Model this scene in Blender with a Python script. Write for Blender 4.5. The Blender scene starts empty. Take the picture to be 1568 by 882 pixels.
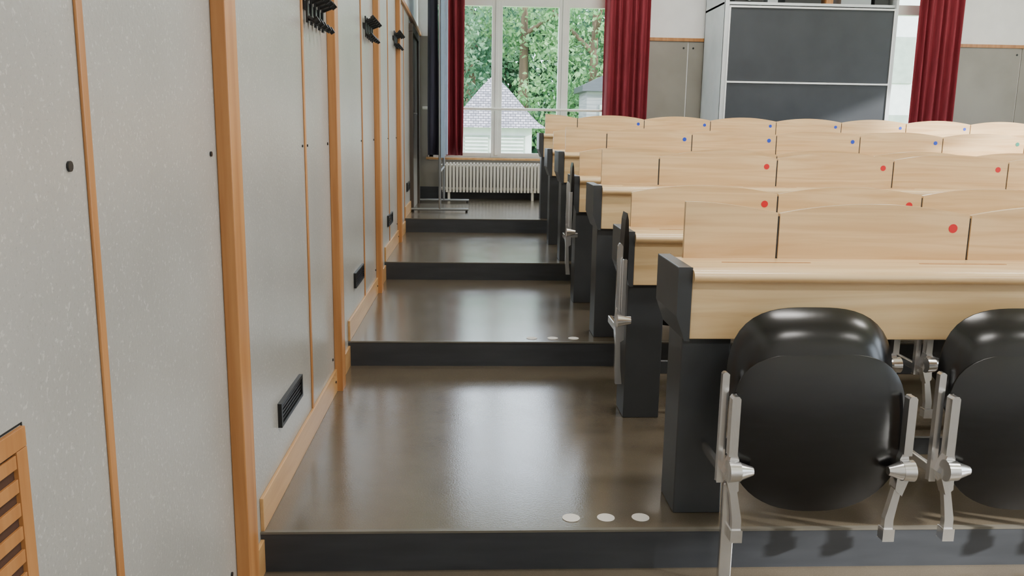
import bpy, math, random
import numpy as np
from mathutils import Matrix, Vector
random.seed(4); rng=np.random.default_rng(4)
T=1.9; h=0.1341
XR=9.0; YB=8.2; YF=-5.0; ZC=4.1
D=bpy.data; SC=bpy.context.scene
def s2l(c): return tuple(((v/255)/12.92 if v/255<=.04045 else ((v/255+.055)/1.055)**2.4) for v in c)+(1,)
# ---------------- materials
def mat(name,c1,c2=None,scale=(5,5,5),rough=.5,metal=0,bump=0,detail=4,lo=.35,hi=.65,spec=.5,coat=0,distort=0,bscale=None,rough2=None):
    m=D.materials.new(name);m.use_nodes=True;nt=m.node_tree;n=nt.nodes;l=nt.links
    b=n['Principled BSDF'];b.inputs['Roughness'].default_value=rough;b.inputs['Metallic'].default_value=metal
    b.inputs['Specular IOR Level'].default_value=spec;b.inputs['Coat Weight'].default_value=coat;b.inputs['Coat Roughness'].default_value=.15
    c1=s2l(c1);c2=s2l(c2) if c2 else c1
    tc=n.new('ShaderNodeTexCoord');mp=n.new('ShaderNodeMapping');mp.inputs['Scale'].default_value=scale
    no=n.new('ShaderNodeTexNoise');no.inputs['Scale'].default_value=1;no.inputs['Detail'].default_value=detail;no.inputs['Distortion'].default_value=distort
    r=n.new('ShaderNodeValToRGB');r.color_ramp.elements[0].position=lo;r.color_ramp.elements[1].position=hi
    r.color_ramp.elements[0].color=c1;r.color_ramp.elements[1].color=c2
    l.new(tc.outputs['Object'],mp.inputs[0]);l.new(mp.outputs[0],no.inputs[0]);l.new(no.outputs[0],r.inputs[0]);l.new(r.outputs[0],b.inputs['Base Color'])
    if rough2 is not None:
        mr=n.new('ShaderNodeMapRange');mr.inputs['To Min'].default_value=rough;mr.inputs['To Max'].default_value=rough2
        l.new(no.outputs[0],mr.inputs[0]);l.new(mr.outputs[0],b.inputs['Roughness'])
    if bump:
        bp=n.new('ShaderNodeBump');bp.inputs['Strength'].default_value=bump;bp.inputs['Distance'].default_value=.01
        if bscale:
            n2=n.new('ShaderNodeTexNoise');n2.inputs['Scale'].default_value=bscale;n2.inputs['Detail'].default_value=3;l.new(tc.outputs['Object'],n2.inputs[0]);l.new(n2.outputs[0],bp.inputs['Height'])
        else: l.new(no.outputs[0],bp.inputs['Height'])
        l.new(bp.outputs[0],b.inputs['Normal'])
    return m
def fleck(m,scale,lo,hi,amt,col):
    nt=m.node_tree;n=nt.nodes;l=nt.links
    tc=[x for x in n if x.type=='TEX_COORD'][0];bs=n['Principled BSDF'];rp=[x for x in n if x.type=='VALTORGB'][0]
    v=n.new('ShaderNodeTexNoise');v.inputs['Scale'].default_value=scale;v.inputs['Detail'].default_value=3;l.new(tc.outputs['Object'],v.inputs[0])
    r=n.new('ShaderNodeValToRGB');r.color_ramp.elements[0].position=lo;r.color_ramp.elements[1].position=hi;r.color_ramp.elements[0].color=(0,0,0,1);r.color_ramp.elements[1].color=(amt,amt,amt,1)
    l.new(v.outputs[0],r.inputs[0]);mx=n.new('ShaderNodeMix');mx.data_type='RGBA';l.new(r.outputs[0],mx.inputs[0])
    src=bs.inputs['Base Color'].links[0].from_socket
    l.new(src,mx.inputs[6]);mx.inputs[7].default_value=s2l(col)
    l.new(mx.outputs[2],bs.inputs['Base Color']);return m
M_beech=mat('beech_wood',(218,180,130),(238,207,160),(1.2,22,22),rough=.3,distort=1.2,coat=.2)
M_beech2=mat('beech_apron',(226,190,138),(245,216,168),(.9,14,14),rough=.35,distort=1.5,coat=.15)
M_post=mat('post_wood',(168,112,62),(192,136,82),(30,30,1.5),rough=.4,distort=.4)
M_base=mat('baseboard_wood',(188,142,90),(204,162,110),(20,2,20),rough=.35,distort=.4)
M_panel=mat('fibre_panel',(162,159,152),(174,171,164),(2.5,2.5,2.5),rough=.3,bump=.1,bscale=90,lo=.3,hi=.7,spec=.65)
fleck(M_panel,120,.6,.7,.42,(226,223,216));fleck(M_panel,180,.6,.7,.3,(124,121,114))
M_panelb=mat('fibre_panel_back',(140,136,127),(150,146,137),(2.5,2.5,2.5),rough=.45)
M_white=mat('white_plaster',(236,236,236),(242,242,242),rough=.8)
M_ceil=mat('ceiling_paint',(232,232,230),rough=.9)
M_floor=mat('linoleum',(92,83,70),(100,91,77),(5,5,5),rough=.15,bump=.035,bscale=150,lo=.3,hi=.7,detail=8,rough2=.22,spec=.95)
fleck(M_floor,260,.55,.75,.3,(138,128,112))
M_riser=mat('riser_rubber',(48,51,56),(57,60,65),(3,20,20),rough=.42)
M_nose=mat('nosing',(96,92,84),(108,104,94),rough=.25)
M_dark=mat('desk_leg_paint',(56,59,63),(62,65,69),(6,6,6),rough=.42)
M_shell=mat('black_shell',(11,11,12),(15,15,17),(8,8,60),rough=.2,rough2=.28,spec=.55)
M_alu=mat('cast_aluminium',(222,222,224),(232,232,233),rough=.22,metal=.92)
M_black=mat('black_plastic',(16,17,19),(22,23,25),rough=.4)
M_red=mat('red_sticker',(215,30,42),rough=.4)
M_blue=mat('blue_sticker',(25,70,215),rough=.4)
M_green=mat('teal_sticker',(40,140,120),rough=.4)
M_dot=mat('white_sticker',(232,228,222),rough=.5)
M_curt=mat('red_curtain',(116,28,40),(136,38,52),(40,40,4),rough=.8)
M_curtd=mat('blackout_curtain',(40,38,52),(50,46,62),(40,40,4),rough=.85)
M_frame=mat('window_frame_paint',(222,222,216),(228,228,222),rough=.4)
M_rad=mat('radiator_enamel',(222,218,206),(230,226,216),rough=.35)
M_slate=mat('slate_board',(44,49,56),(52,57,64),(3,3,3),rough=.5)
M_cab=mat('cabinet_grey',(206,212,216),(216,220,224),rough=.5)
M_line=mat('aluminium_strip',(230,232,234),rough=.35,metal=.2)
M_wb=mat('whiteboard_enamel',(150,175,205),(160,184,212),rough=.15)
M_steel=mat('grey_steel',(150,154,158),(160,164,168),rough=.3,metal=.8)
M_door=mat('door_dark',(66,56,48),(80,68,58),(20,20,2),rough=.5)
M_edgeshadow=mat('grille_edge_shadow',(14,12,10),rough=.9)
M_gap=mat('grille_gap',(70,42,24),rough=.9)
def leafmat(name,a,b):
    m=mat(name,a,b,(.9,.9,.9),rough=.6,lo=.4,hi=.6);n=m.node_tree.nodes;l=m.node_tree.links
    bs=n['Principled BSDF'];rp=[x for x in n if x.type=='VALTORGB'][0]
    t=n.new('ShaderNodeBsdfTranslucent');mx=n.new('ShaderNodeMixShader');mx.inputs[0].default_value=.45
    l.new(rp.outputs[0],t.inputs[0]);l.new(bs.outputs[0],mx.inputs[1]);l.new(t.outputs[0],mx.inputs[2]);l.new(mx.outputs[0],n['Material Output'].inputs[0]);return m
M_leaf=leafmat('leaves',(76,120,72),(122,162,106))
M_leaf2=leafmat('leaves_dark',(60,98,74),(102,140,104))
M_bark=mat('bark',(80,64,50),(105,86,66),(8,8,1),rough=.9)
M_grass=mat('grass',(90,130,60),(130,165,85),(3,3,3),rough=.9)
M_pav=mat('pavilion_wall',(190,192,190),(202,204,200),rough=.8)
M_shut=mat('shutter_paint',(130,142,130),(144,154,142),rough=.6)
M_house=mat('house_siding',(100,102,104),(130,130,130),(1,1,25),rough=.8)
def roofmat():
    m=D.materials.new('roof_shingles');m.use_nodes=True;n=m.node_tree.nodes;l=m.node_tree.links
    tc=n.new('ShaderNodeTexCoord');mp=n.new('ShaderNodeMapping');mp.inputs['Scale'].default_value=(1,1,1);mp.inputs['Rotation'].default_value=(math.radians(90),0,0)
    br=n.new('ShaderNodeTexBrick');br.inputs['Scale'].default_value=4.0;br.inputs['Color1'].default_value=s2l((100,97,104));br.inputs['Color2'].default_value=s2l((146,140,146));br.inputs['Mortar'].default_value=s2l((52,50,56));br.inputs['Mortar Size'].default_value=.035
    l.new(tc.outputs['Object'],mp.inputs[0]);l.new(mp.outputs[0],br.inputs[0]);l.new(br.outputs[0],n['Principled BSDF'].inputs['Base Color']);n['Principled BSDF'].inputs['Roughness'].default_value=.7
    return m
M_roof=roofmat()
# ---------------- mesh builder
class B:
    def __init__(s): s.v=[];s.f=[];s.m=[];s.mats=[];s.sm=[]
    def mi(s,m):
        if m not in s.mats: s.mats.append(m)
        return s.mats.index(m)
    def add(s,vs,fs,m,smooth=False):
        o=len(s.v);s.v+= [tuple(v) for v in vs];i=s.mi(m)
        for f in fs: s.f.append(tuple(o+k for k in f));s.m.append(i);s.sm.append(smooth)
    def box(s,x0,x1,y0,y1,z0,z1,m):
        vs=[(x,y,z) for x in (x0,x1) for y in (y0,y1) for z in (z0,z1)]
        s.add(vs,[(0,1,3,2),(4,6,7,5),(0,4,5,1),(2,3,7,6),(0,2,6,4),(1,5,7,3)],m)
    def prism(s,pts,axis,a,b,m,smooth=False):
        n=len(pts)
        def mk(p,t): return (t,p[0],p[1]) if axis==0 else ((p[0],t,p[1]) if axis==1 else (p[0],p[1],t))
        vs=[mk(p,a) for p in pts]+[mk(p,b) for p in pts]
        s.add(vs,[tuple(range(n))[::-1],tuple(range(n,2*n))],m)
        s.add(vs,[(i,(i+1)%n,n+(i+1)%n,n+i) for i in range(n)],m,smooth)
    def tube(s,p,q,r,m,r2=None,n=14,smooth=True):
        p=Vector(p);q=Vector(q);d=(q-p).normalized();u=d.orthogonal().normalized();w=d.cross(u);r2=r if r2 is None else r2
        a=[p+(u*math.cos(2*math.pi*i/n)+w*math.sin(2*math.pi*i/n))*r for i in range(n)]
        b=[q+(u*math.cos(2*math.pi*i/n)+w*math.sin(2*math.pi*i/n))*r2 for i in range(n)]
        s.add(a+b,[(i,(i+1)%n,n+(i+1)%n,n+i) for i in range(n)],m,smooth)
        s.add(a+b,[tuple(range(n))[::-1],tuple(range(n,2*n))],m)
    def build(s,name,parent=None,bevel=0,loc=None,seg=2):
        me=D.meshes.new(name);me.from_pydata(s.v,[],s.f);me.update()
        for m in s.mats: me.materials.append(m)
        me.polygons.foreach_set('material_index',s.m);me.polygons.foreach_set('use_smooth',s.sm)
        import bmesh
        bm=bmesh.new();bm.from_mesh(me);bmesh.ops.recalc_face_normals(bm,faces=bm.faces);bm.to_mesh(me);bm.free()
        o=D.objects.new(name,me);bpy.context.collection.objects.link(o)
        if bevel:
            bv=o.modifiers.new('b','BEVEL');bv.width=bevel;bv.segments=seg;bv.limit_method='ANGLE';bv.angle_limit=math.radians(50)
        if parent: o.parent=parent
        if loc: o.location=loc
        return o
def empty(name,loc=(0,0,0)):
    o=D.objects.new(name,None);bpy.context.collection.objects.link(o);o.location=loc;return o

# ---------------- room shell
b=B()
b.box(-.0,XR,YF,0,-h-.2,-h,M_floor)
for k in range(4):
    y1=(k+1)*T if k<3 else YB
    b.box(0,XR,k*T+.004,y1+(.004 if k<3 else 0),k*h-.35,k*h,M_floor)
b.build('floor')
b=B()
for k in range(4):
    b.box(0,XR,k*T-.004,k*T+.004,(k-1)*h,k*h-.006,M_riser)
    b.box(0,XR,k*T-.007,k*T+.01,k*h-.006,k*h+.0015,M_nose)
b.build('trim_1')
B0=B();B0.box(-.3,XR+.3,YF-.3,YB+.3,ZC,ZC+.2,M_ceil);B0.build('ceiling')
ZT=2.42
b=B();b.box(-.3,0,YF-.3,YB+.3,-.6,ZC,M_white)
wl=b.build('wall_left')
b=B()
b.box(0,.012,YF,6.45,-h,ZT-.04,M_panel)
b.build('wall_left_panelling')
posts=[-3.69,-1.98,-.27,1.45,3.25,4.92]
b=B()
for y in posts: b.box(.012,.05,y,y+.1,-h,ZT-.0,M_post)
b.build('trim_2',bevel=.003)
b=B()
for y in (-2.85,-1.0,.88,2.62,4.2,5.7): b.box(.012,.018,y-.012,y+.012,-h,ZT-.04,M_post)
b.box(.0,.035,YF,YB,ZT-.04,ZT,M_post)
b.build('trim_3',bevel=.002)
b=B()
def steps_base(b,y0,y1):
    segs=[(YF,0,-h)]+[(k*T,(k+1)*T if k<3 else YB,k*h) for k in range(4)]
    for a,c,z in segs:
        a2=max(a,y0);c2=min(c,y1)
        if c2>a2: b.box(.012,.024,a2,c2,z,z+.11,M_base)
ps=[YF]+[v for y in posts for v in (y,y+.1)]+[6.45]
for i in range(0,len(ps),2): steps_base(b,ps[i],ps[i+1])
b.build('baseboard_left',bevel=.002)
b=B()
def screw(y,z,r=.0065,x=.012):
    b.tube((x,y,z),(x+.004,y,z),r,M_black,n=10)
for y in posts:
    for z in (1.18,):
        screw(y-.05,z);screw(y+.15,z)
    k=max(-1,math.floor(y/T));zf=k*h
    screw(y-.05,zf+.17);screw(y+.15,max(zf,0 if y>-.3 else zf)+.2)
    b.tube((.024,y-.05,zf+.06),(.028,y-.05,zf+.06),.006,M_black,n=10)
    k2=math.floor((y+.15)/T) if y>-.3 else (0 if y>-.5 else -1)
    b.tube((.024,y+.17,k2*h+.06),(.028,y+.17,k2*h+.06),.006,M_black,n=10)
for y in (.83,.93,2.57,4.15): screw(y,1.18,.005)
screw(-1.07,1.18,.009)
b.build('wall_left_screws')
# vents
for k in range(4):
    b=B();y0=.28+k*T*.985;z0=.24+k*h;L=.36;H=.085
    if k==3: y0=5.95
    b.box(.012,.026,y0,y0+L,z0,z0+.012,M_black);b.box(.012,.026,y0,y0+L,z0+H-.012,z0+H,M_black)
    b.box(.012,.026,y0,y0+.015,z0+.012,z0+H-.012,M_black);b.box(.012,.026,y0+L-.015,y0+L,z0+.012,z0+H-.012,M_black)
    b.box(.012,.014,y0+.015,y0+L-.015,z0+.012,z0+H-.012,M_riser)
    for i in range(4):
        z=z0+.017+i*.014;b.box(.014,.022,y0+.016,y0+L-.016,z,z+.006,M_black)
    b.build('wall_vent')
# wooden grille
b=B();y0,y1,z0,z1=-1.95,-1.283,-.0,.815
b.box(.012,.0195,y0,y1,z1-.03,z1,M_post);b.box(.012,.0195,y0,y1,z0,z0+.03,M_post)
b.box(.012,.0195,y0,y0+.028,z0+.031,z1-.031,M_post);b.box(.012,.0195,y1-.028,y1,z0+.031,z1-.031,M_post)
b.box(.0125,.0135,y0+.029,y1-.029,z0+.031,z1-.031,M_gap)
b.box(.0121,.0131,y1+.001,y1+.005,z0,z1+.004,M_edgeshadow);b.box(.0121,.0131,y0,y1,z1+.001,z1+.004,M_edgeshadow)  # dark strips painting the shadow line along the frame's outer edge
z=z0+.04
while z<z1-.045:
    b.box(.014,.0185,y0+.029,y1-.029,z,z+.02,M_post);z+=.036
b.build('wooden_vent_grille',bevel=.001)
# coat hooks
for k,(yc,zc) in enumerate([(1.11,1.70),(2.93,1.84),(4.82,1.97)]):
    b=B()
    b.box(.012,.022,yc-.2,yc+.2,zc+.0,zc+.03,M_black)
    for i in range(5):
        y=yc-.17+i*.085
        b.box(.022,.03,y-.014,y+.014,zc-.05,zc+.07,M_black)
        b.tube((.028,y,zc+.04),(.065,y,zc+.055),.009,M_black);b.tube((.062,y,zc+.054),(.08,y,zc+.068),.015,M_black)
        b.tube((.028,y,zc-.03),(.056,y,zc-.045),.009,M_black);b.tube((.054,y,zc-.046),(.07,y,zc-.036),.014,M_black)
    b.build('coat_hook_rail')
e=empty('door_1')
b=B();z0=3*h
b.box(0,.05,6.45,6.53,z0,2.24,M_door);b.box(0,.05,7.45,7.53,z0,2.24,M_door);b.box(0,.05,6.45,7.53,2.24,2.32,M_door)
b.build('door_frame',e,bevel=.004)
b=B();b.box(0,.025,6.53,7.45,z0,2.24,M_panelb);b.tube((.025,6.62,1.42),(.07,6.62,1.42),.01,M_steel);b.tube((.065,6.62,1.42),(.065,6.74,1.42),.009,M_steel)
b.build('door_leaf',e)
b=B();b.box(0,.012,7.53,YB,z0,ZT-.04,M_panel);b.build('wall_left_panelling_far')

def wall_open(name,axis,c0,c1,u0,u1,z0,z1,ops,m):
    b=B();ops=sorted(ops);cur=u0
    def bx(a,c,za,zb):
        if c>a and zb>za:
            if axis=='y': b.box(a,c,c0,c1,za,zb,m)
            else: b.box(c0,c1,a,c,za,zb,m)
    for (a,c,za,zb) in ops:
        bx(cur,a,z0,z1);bx(a,c,z0,za);bx(a,c,zb,z1);cur=c
    bx(cur,u1,z0,z1);return b.build(name)
W1=(.12,2.66,.92,3.8);W2=(4.25,6.45,.92,3.8)
wall_open('wall_back','y',YB,YB+.3,-.3,XR+.3,-.6,ZC,[W1,W2],M_white)
RW=[(-4.0,-2.0,.9,3.2),(-1.2,.8,.9,3.2),(1.6,3.5,.9,3.2),(3.85,5.7,1.1,3.35)]
wall_open('wall_right','x',XR,XR+.3,YF-.3,YB+.3,-.6,ZC,RW,M_white)
wall_open('wall_front','y',YF-.3,YF,-.3,XR+.3,-.6,ZC,[],M_white)
b=B();zf=3*h
def bp(x0,x1,z1=ZT-.04): b.box(x0,x1,YB-.015,YB,zf,z1,M_panelb)
for a,c in [(2.70,3.33),(3.345,4.2),(6.72,7.6),(7.615,8.5),(8.51,9.0)]: bp(a,c)
b.box(.0,W1[0],YB-.012,YB,zf,ZT-.04,M_panelb)
b.box(W1[0],W1[1],YB-.012,YB,zf,.88,M_panelb);b.box(W2[0],W2[1],YB-.012,YB,zf,.88,M_panelb)
b.build('wall_back_panelling')
b=B()
for a,c in [(2.66,4.25),(6.66,9.0)]:
    b.box(a,c,YB-.03,YB,ZT-.04,ZT,M_post)
b.box(2.66,2.70,YB-.03,YB,zf,ZT-.041,M_post);b.box(6.68,6.72,YB-.03,YB,zf,ZT-.041,M_post)
b.build('trim_4',bevel=.002)
b=B();b.box(.0,XR,YB-.025,YB-.012,zf,zf+.15,M_riser);b.build('baseboard_back')
b=B()
for x in (2.76,3.28,3.4,3.36+.7,6.78,7.55,7.68):
    b.tube((x,YB-.015,2.3),(x,YB-.02,2.3),.012,M_black,n=8)
b.build('wall_back_screws')
def window(name,op,mull,trans):
    x0,x1,z0,z1=op;b=B();ya,yb=YB+.05,YB+.12;w=.06
    b.box(x0,x1,ya,yb,z0,z0+w,M_frame);b.box(x0,x1,ya,yb,z1-w,z1,M_frame)
    b.box(x0,x0+w,ya,yb,z0,z1,M_frame);b.box(x1-w,x1,ya,yb,z0,z1,M_frame)
    for m in mull: b.box(m-.065,m+.065,ya-.01,yb,z0,z1,M_frame);b.box(m-.02,m+.02,ya-.025,ya-.01,z0+.03,z1-.03,M_frame)
    b.box(x0,x1,ya-.008,yb,trans-.06,trans+.06,M_frame)
    b.box(x0-.03,x1+.03,YB-.05,YB+.06,z0-.03,z0,M_base)
    return b.build(name,bevel=.004)
window('window_1',W1,(.965,1.79),2.82)
window('window_2',W2,(5.0,5.75),2.82)
for i,r in enumerate(RW):
    b=B();y0,y1,z0,z1=r;xa,xb=XR+.1,XR+.17;w=.06
    b.box(xa,xb,y0,y1,z0,z0+w,M_frame);b.box(xa,xb,y0,y1,z1-w,z1,M_frame);b.box(xa,xb,y0,y0+w,z0,z1,M_frame);b.box(xa,xb,y1-w,y1,z0,z1,M_frame)
    b.box(xa,xb,(y0+y1)/2-.04,(y0+y1)/2+.04,z0,z1,M_frame);b.build('window_%d'%(i+3))
b=B();b.tube((.05,YB-.075,1.52),(2.75,YB-.075,1.52),.016,M_rad)
for x in (.06,2.74): b.tube((x,YB-.075,1.52),(x,YB-.015,1.52),.012,M_rad)
b.build('window_safety_rail')
def curtain(name,x0,x1,z0,z1,y,m,amp=.045,per=.095,ph=0):
    nx=int((x1-x0)/.008);vs=[];fs=[];zs=[z0,z0+.3,(z0+z1)/2,z1]
    for j,z in enumerate(zs):
        for i in range(nx+1):
            x=x0+(x1-x0)*i/nx;a=amp*(1.05-.25*j/3)
            xx=x+.012*math.sin(x*31+j*.9+ph)
            vs.append((xx,y+a*math.sin(2*math.pi*x/per+ph+.5*math.sin(x*9))+.012*math.sin(x*17+j),z))
    W=nx+1
    for j in range(3):
        for i in range(nx): fs.append((j*W+i,j*W+i+1,(j+1)*W+i+1,(j+1)*W+i))
    b=B();b.add(vs,fs,m,True);o=b.build(name);sd=o.modifiers.new('s','SOLIDIFY');sd.thickness=.004;return o
curtain('red_curtain',.31,.56,.95,3.9,8.0,M_curt)
curtain('blackout_curtain',.13,.25,.95,3.9,8.02,M_curtd,amp=.03)
curtain('red_curtain',2.27,2.80,.78,3.9,8.02,M_curt,ph=1)
curtain('red_curtain',6.13,6.72,.78,3.9,8.02,M_curt,ph=2)
b=B();b.tube((.02,8.01,3.92),(XR-.02,8.01,3.92),.018,M_steel)
for x in (.1,3.2,6.0,8.8): b.tube((x,8.01,3.92),(x,YB,3.92),.01,M_steel)
b.build('curtain_rail')
e=empty('radiator');b=B();z0,z1=.50,.86;x=.30
while x<1.72:
    b.prism([(x,z0),(x+.028,z0),(x+.028,z1),(x,z1)],1,7.96,8.08,M_rad);x+=.042
b.tube((.28,8.02,z0+.04),(1.74,8.02,z0+.04),.022,M_rad);b.tube((.28,8.02,z1-.04),(1.74,8.02,z1-.04),.022,M_rad)
b.build('columns',e,bevel=.008)
b=B()
for xx in (.38,1.42): b.box(xx-.015,xx+.015,7.98,8.06,3*h,z0+.02,M_rad)
b.build('feet',e)
e=empty('mobile_whiteboard');b=B();z0=3*h
for y in (6.37,7.58):
    b.tube((-.0+.03,y,z0+.03),(.63,y,z0+.03),.014,M_steel);b.tube((.33,y,z0+.03),(.33,y,3.0),.014,M_steel)
    for x in (.05,.61): b.tube((x,y,z0),(x,y,z0+.03),.012,M_black)
b.tube((.33,6.37,z0+.42),(.33,7.58,z0+.42),.012,M_steel)
b.build('stand',e)
b=B();b.box(.345,.375,6.36,7.59,.98,2.95,M_wb);b.box(.342,.378,6.345,6.36,.97,2.96,M_wb);b.box(.342,.378,7.59,7.605,.97,2.96,M_line)
b.build('board',e)
e=empty('blackboard_cabinet');b=B();ya=7.25;x0,x1=3.50,5.50;z0=3*h
b.box(x0,x0+.03,ya,YB-.13,z0,3.3,M_cab)
b.box(x1-.03,x1,ya,YB-.13,z0,3.3,M_cab);b.box(x0,x1,YB-.15,YB-.13,z0,3.3,M_cab)
b.box(x0,x1,ya+.03,YB-.13,2.70,2.73,M_cab);b.box(x0,x1,ya,YB-.13,3.27,3.3,M_cab)
b.build('carcass',e,bevel=.003)
b=B();b.box(x0+.06,x1-.06,ya-.02,ya+.03,1.86,2.66,M_slate);b.box(x0+.06,x1-.06,ya-.02,ya+.03,z0+.2,1.83,M_slate);b.build('slate_boards',e)
b=B();b.box(x0+.05,x1-.05,ya-.035,ya+.02,1.835,1.855,M_line);b.box(x0+.05,x1-.05,ya-.035,ya+.02,2.66,2.68,M_line)
b.box(x0+.045,x0+.06,ya-.03,ya+.02,z0+.2,2.68,M_line);b.box(x1-.06,x1-.045,ya-.03,ya+.02,z0+.2,2.68,M_line)
b.box(x0+.0,x0+.045,ya-.01,ya+.02,z0+.2,3.25,M_cab);b.build('frame_strips',e)
b=B()
for (a,c,zz,m) in [(3.62,3.95,.09,M_black),(4.0,4.12,.2,M_steel),(4.2,4.62,.12,M_black),(4.68,4.76,.16,M_post),(4.85,5.2,.1,M_steel),(5.24,5.4,.2,M_black)]: b.box(a,c,ya+.06,ya+.4,2.73,2.73+zz,m)
b.tube((3.78,ya+.055,2.78),(3.78,ya+.03,2.78),.035,M_steel)
b.build('shelf_equipment',e,bevel=.004)

# ---------------- desks
XE=8.35
def arc_panel(b,xa,xb,y,z0,full,m,half=False):
    g=.004;xa+=g;xb-=g;n=18;pts=[(xa,z0),(xb,z0)];top=[]
    for i in range(n+1):
        t=i/n;x=xb+(xa-xb)*t
        if half: z=.988+.035*math.sin(math.pi/2*(xb-x)/(xb-xa))
        else: z=.986+.034*(1-(2*t-1)**2)
        top.append((x,z0-.83+z))
    b.prism(pts+top,1,y,y+.02,m)
for r in range(7):
    Y=.09+.95*r;zf=h*(r//2);e=empty('lecture_desk_row',(0,Y,zf))
    b=B()
    prof=[(.27,.83),(-.015,.83),(-.027,.826),(-.035,.817),(-.037,.808),(-.035,.8),(-.027,.793),(-.015,.79),(.27,.80)]
    b.prism(prof,0,1.36,XE,M_beech,True);o=b.build('desktop',e);
    o.modifiers.new('e','EDGE_SPLIT').split_angle=math.radians(40)
    b=B();b.box(1.362,XE,0,.02,.605,.795,M_beech2);b.build('apron',e,bevel=.003)
    b=B()
    for i in range(10):
        xx=1.5+i*.675;b.box(xx,xx+.3,.15,.16,.8295,.831,M_post)
    b.build('pencil_slots',e)
    bnd=[1.39,1.718] if r%2==0 else [1.385]
    while bnd[-1]<XE-.3: bnd.append(bnd[-1]+.675)
    if bnd[-1]>XE+.3: bnd.pop()
    b=B();bs=B()
    for i in range(len(bnd)-1):
        half=(r%2==0 and i==0)
        arc_panel(b,bnd[i],bnd[i+1],.25,.83,True,M_beech,half)
        if not half:
            mm=M_red if r<4 else (M_blue if (i<5 or r>5) else M_green)
            bs.tube((bnd[i+1]-.06,.2505,.94),(bnd[i+1]-.06,.2485,.94),.0155,mm,n=20,smooth=False)
        bs.box(bnd[i+1]-.008,bnd[i+1]+.008,.256,.275,.82,.975,M_dark)
    b.build('backrest_panels',e,bevel=.003);bs.build('stickers_and_hinges',e)
    b=B()
    b.prism([(1.315,.838),(1.36,.838),(1.36,.6),(1.345,.6),(1.315,.68)],1,-.01,.29,M_dark)
    xs=[1.345,3.35,5.37,7.39] 
    for x in xs: b.box(x,x+.16,.022,.2,0,.62,M_dark)
    b.box(1.4,XE,.03,.05,.2,.26,M_dark)
    b.box(XE,XE+.04,-.01,.29,.6,.838,M_dark)
    b.build('legs',e,bevel=.004)
# ---------------- chairs
def shell(b,cx,y0,zc,hw,hh,nt,nb,cu,cv,m,roll=0):
    N=64;Rn=14;vs=[(cx,y0,zc)];fs=[]
    for r in range(1,Rn+1):
        f=math.sin(math.pi/2*r/Rn)
        for i in range(N):
            a=2*math.pi*i/N;c,s=math.cos(a),math.sin(a);n=nt if s>0 else nb
            k=(abs(c)**n+abs(s)**n)**(-1/n);u=k*c*f;v=k*s*f
            vs.append((cx+u*hw,y0+cu*u*u+cv*v*v+roll*(f**6)*(1 if s>0 else max(0,1+s*3)),zc+v*hh))
    for i in range(N): fs.append((0,1+i,1+(i+1)%N))
    for r in range(Rn-1):
        for i in range(N):
            j=(i+1)%N;a=1+r*N;c=a+N;fs.append((a+i,c+i,c+j,a+j))
    b.add(vs,fs,m,True)
def chair(cx,y,zb,first=False,floor=None):
    e=empty('folding_lecture_chair',(cx,y,zb))
    b=B();shell(b,0,-.03,.367,.264,.243,3.3,2.4,.03,.03,M_shell,.008)
    o=b.build('seat_shell',e);s=o.modifiers.new('s','SOLIDIFY');s.thickness=.014;s.offset=1;bv=o.modifiers.new('b','BEVEL');bv.width=.004;bv.segments=2;bv.limit_method='ANGLE';bv.angle_limit=math.radians(50)
    b=B();shell(b,-.005,-.005,.488,.25,.238,3.0,2.6,.02,.035,M_shell,.065)
    o=b.build('back_shell',e);s=o.modifiers.new('s','SOLIDIFY');s.thickness=.012;s.offset=1;bv=o.modifiers.new('b','BEVEL');bv.width=.004;bv.segments=2;bv.limit_method='ANGLE';bv.angle_limit=math.radians(50)
    b=B()
    for sx in (-1,1):
        if sx<0: b.prism([(sx*.297,.21),(sx*.276,.21),(sx*.276,.55),(sx*.284,.556),(sx*.291,.556),(sx*.297,.55)],1,.0,.02,M_alu)
        b.prism([(sx*.278,.31),(sx*.252,.31),(sx*.252,.487),(sx*.258,.495),(sx*.272,.495),(sx*.278,.487)],1,-.045,-.015,M_alu)
        b.prism([(sx*.262,.34),(sx*.285,.25),(sx*.262,.18),(sx*.24,.2),(sx*.245,.3)],1,-.04,.0,M_alu)
        b.prism([(sx*.27,.235),(sx*.25,.235),(sx*.222,.10),(sx*.222,.03),(sx*.25,.03),(sx*.25,.10)],1,-.03,-.008,M_alu)
        b.prism([(sx*.254,.07),(sx*.218,.07),(sx*.218,.03),(sx*.254,.03)],1,-.036,-.002,M_alu)
        b.box(min(sx*.28,sx*.262),max(sx*.28,sx*.262),-.01,.235,.22,.25,M_alu)
    b.build('cast_arms',e,bevel=.004,seg=3)
    b=B()
    for sx in (-1,1):
        b.tube((sx*.28,-.05,.267),(sx*.245,-.05,.267),.033,M_alu,r2=.03,n=24);b.tube((sx*.245,-.05,.267),(sx*.205,-.05,.267),.028,M_alu,r2=.013,n=24)
    b.build('pivot_joints',e)
    if first:
        b=B();b.box(-.275,-.235,-.006,.014,-h,.21,M_alu);b.build('floor_post',e,bevel=.003)
for k in range(9): chair(1.71+.66*k,-.12,0,first=(k==0))
for r in range(1,6):
    Y=.09+.95*r;zf=h*(r//2)
    for k in range(7): 
        if r%2==1: chair(2.15+.67*k,Y-.21,zf+.06)
        else: chair(1.75+.67*k,Y-.21,zf)
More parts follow.
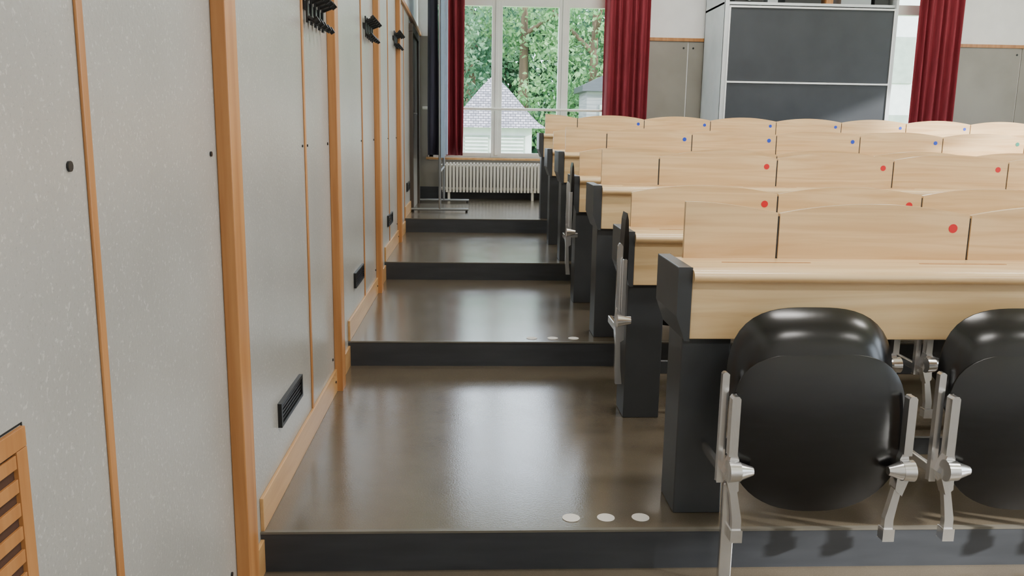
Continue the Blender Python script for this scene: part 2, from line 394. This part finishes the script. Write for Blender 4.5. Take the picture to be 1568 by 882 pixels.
for r in (1,3):
    Y=.09+.95*r;zf=h*(r//2);e=empty('folding_lecture_chair',(1.268,Y-.2,zf));b=B()
    b.prism([(-.012,.46),(.008,.46),(.008,.80),(.0,.812),(-.006,.812),(-.012,.80)],1,0,.02,M_alu)
    b.prism([(.006,.5),(.022,.5),(.022,.75),(.006,.75)],1,-.03,-.01,M_alu)
    b.prism([(-.01,.55),(.02,.5),(.02,.42),(-.01,.40),(-.016,.47)],1,-.03,.02,M_alu)
    b.prism([(-.012,.44),(.006,.44),(.012,.3),(.02,.23),(-.006,.23),(-.012,.3)],1,-.02,0,M_alu)
    b.box(-.008,.01,0,.21,.44,.47,M_alu);b.box(.0,.09,.19,.2,.44,.47,M_alu)
    b.build('cast_arm',e,bevel=.003)
    b=B();b.tube((-.01,-.03,.5),(.045,-.03,.5),.026,M_alu,r2=.013);b.build('pivot_joint',e)
    b=B();b.prism([(.022,.50),(.032,.48),(.04,.6),(.043,.8),(.038,.9),(.032,.93),(.026,.9),(.022,.8),(.02,.6)],1,.06,.16,M_shell);b.build('folded_shell',e,bevel=.004)
for k,(xs) in enumerate([(1.0,1.115,1.23),(1.0,1.115,1.23)]):
    for x in xs:
        b=B();y=.08+k*T;z=k*h+.001
        b.tube((x,y,z-.0005),(x,y,z+.001),.029,M_dot,n=32,smooth=False);b.build('floor_sticker')
# ---------------- added fill lights, unseen, hung at the ceiling to brighten the room
def area(loc,sx,sy,p,col=(1,.96,.91),rot=(0,0,0)):
    l=D.lights.new('added_fill_light','AREA');l.shape='RECTANGLE';l.size=sx;l.size_y=sy;l.energy=p;l.color=col
    o=D.objects.new('added_fill_light',l);bpy.context.collection.objects.link(o);o.location=loc;o.rotation_euler=rot;return o
for (x,y) in [(2.2,-3.2),(5.6,-3.2),(2.2,.2),(5.6,.2),(5.6,3.6),(2.6,3.6),(3.0,6.3),(6.8,6.3)]:
    e=empty('added_fill_lamp');b=B();b.box(x-.65,x+.65,y-.16,y+.16,ZC-.08,ZC-.0,M_frame);b.build('housing',e)
    o=area((x,y,ZC-.1),1.2,.28,64 if y<2 else 52);o.parent=e
# ---------------- exterior
GZ=-1.2
b=B();b.box(-60,60,YB+.6,70,-1.3,GZ-.005,M_grass);b.box(XR+.6,60,-40,YB+.6,-1.3,GZ-.005,M_grass);b.build('lawn')
e=empty('garden_pavilion');b=B();cx,cy=1.22,20.
b.box(cx-.95,cx+.95,cy-.95,cy+.95,GZ,1.42,M_pav);b.build('walls',e)
b=B()
def ring(hw,z): return [(cx-hw,cy-hw,z),(cx+hw,cy-hw,z),(cx+hw,cy+hw,z),(cx-hw,cy+hw,z)]
prof=[(1.3,1.34),(1.12,1.46),(.92,1.66),(.66,1.98),(.36,2.34),(.05,2.66)]
vs=[];fs=[]
for (hw,z) in prof: vs+=ring(hw,z)
for k in range(len(prof)-1): fs+=[(4*k+i,4*k+(i+1)%4,4*k+4+(i+1)%4,4*k+4+i) for i in range(4)]
n=4*(len(prof)-1);fs+=[(n,n+1,n+2,n+3),(0,3,2,1)]
b.add(vs,fs,M_roof);b.tube((cx,cy,2.6),(cx,cy,2.82),.03,M_steel);b.build('roof',e)
b=B()
for x0 in (-.78,.12):
    b.box(cx+x0,cx+x0+.66,cy-.99,cy-.95,.2,1.15,M_shut)
    for i in range(10): b.box(cx+x0+.04,cx+x0+.62,cy-1.005,cy-.99,.25+i*.09,.29+i*.09,M_pav)
b.build('shutters',e)
def tree(name,blobs,n,size,m,trunk=None):
    e=empty(name);vs=[];fs=[]
    for (c,rad) in blobs:
        k=int(n*rad[0]*rad[2]/4)
        d=rng.normal(size=(k,3));d/=np.linalg.norm(d,axis=1)[:,None];rr=rng.uniform(.55,1.08,size=(k,1));lump=1+.16*np.sin(d[:,:1]*7+c[0])*np.sin(d[:,2:]*8)+.1*np.sin(d[:,1:2]*13)
        P=np.array(c)+d*rr*lump*np.array(rad);P[:,2]=np.maximum(P[:,2],GZ+size*1.8)
        u=rng.normal(size=(k,3));u/=np.linalg.norm(u,axis=1)[:,None];w=np.cross(u,rng.normal(size=(k,3)));w/=np.linalg.norm(w,axis=1)[:,None]
        s=size*rng.uniform(.6,1.3,size=(k,1))
        for p,a,c2 in zip(P,u*s,w*s*.55):
            o=len(vs);vs+= [tuple(p-a),tuple(p-c2),tuple(p+a),tuple(p+c2)];fs.append((o,o+1,o+2,o+3))
    me=D.meshes.new('foliage');me.from_pydata(vs,[],fs);me.materials.append(m);o=D.objects.new('foliage',me);bpy.context.collection.objects.link(o);o.parent=e
    b=B()
    for (c,rad) in blobs[:2]:
        b.tube((c[0],c[1],GZ+.03),(c[0],c[1],c[2]+rad[2]*.5),.28 if rad[0]>1 else .06,M_bark,r2=.08 if rad[0]>1 else .02);
        if rad[0]>1:
            for i in range(4):
                a=i*1.6;b.tube((c[0],c[1],max(c[2]-rad[2]*.5+i*.4,GZ+.3)),(c[0]+math.cos(a)*rad[0]*.7,c[1]+math.sin(a)*rad[1]*.7,c[2]+i*.5),.09,M_bark,r2=.03)
    b.build('trunk',e)
tree('garden_tree',[((4.6,25.5,4.1),(2.0,1.6,2.3)),((2.4,27,5.4),(2.0,1.5,1.8)),((3.2,24.6,1.9),(1.5,.9,1.3))],3200,.09,M_leaf)
tree('garden_tree',[((-.6,26,3.4),(1.8,1.5,2.5)),((.6,30,5.4),(2.2,1.6,2.4)),((6.6,27,4.4),(2.2,2,3.2))],3600,.10,M_leaf2)
tree('garden_tree',[((2.0,34,2.6),(6,1.6,4.8)),((12,34,2.0),(6,1.6,4.0))],3200,.19,M_leaf2)
tree('garden_shrub',[((.1,17.2,-.1),(.6,.5,.75)),((2.75,17.6,-.1),(.9,.5,.75))],5200,.05,M_leaf)
e=empty('neighbour_house');b=B();b.box(3.75,6.5,20.6,22.3,GZ,2.35,M_house);b.prism([(3.6,2.35),(6.65,2.35),(6.65,2.5),(5.1,3.2),(3.6,2.5)],1,20.4,22.4,M_riser)
b.box(4.1,4.7,20.56,20.6,1.3,2.0,M_shut);b.build('house_body',e)
e=empty('white_building');b=B();b.box(10.6,18,22,28,GZ,6,M_pav)
b.build('building_walls',e);b=B()
for x in (11.2,12.6,14.0):
    for z in (.6,2.8): b.box(x,x+.8,21.96,22.0,z,z+1.3,M_shut)
b.build('building_windows',e)
# ---------------- sun & world
l=D.lights.new('sun','SUN');l.energy=12;l.angle=math.radians(2);l.color=(1,.98,.94)
o=D.objects.new('sun',l);bpy.context.collection.objects.link(o)
d=Vector((-.85,.42,-.36)).normalized();o.rotation_euler=d.to_track_quat('-Z','Y').to_euler()
w=D.worlds.new('World');SC.world=w;w.use_nodes=True;bg=w.node_tree.nodes['Background'];bg.inputs[0].default_value=(.76,.87,1,1);bg.inputs[1].default_value=8.5
# ---------------- camera
C=Vector((0.6676,-2.4765,1.2462));t,p,r=.0492,.1844,.0156
F=Vector((math.sin(t)*math.cos(p),math.cos(t)*math.cos(p),-math.sin(p)))
R0=Vector((math.cos(t),-math.sin(t),0));U0=R0.cross(F);R=R0*math.cos(r)+U0*math.sin(r);U=R.cross(F)
cam=D.cameras.new('camera');co=D.objects.new('camera',cam);bpy.context.collection.objects.link(co)
m=Matrix((( R.x,U.x,-F.x,C.x),(R.y,U.y,-F.y,C.y),(R.z,U.z,-F.z,C.z),(0,0,0,1)));co.matrix_world=m
cam.sensor_width=36;cam.lens=1282.25/1568*36;cam.clip_start=.02;SC.camera=co
SC.view_settings.view_transform='AgX';SC.view_settings.look='AgX - Base Contrast';SC.view_settings.exposure=0.08
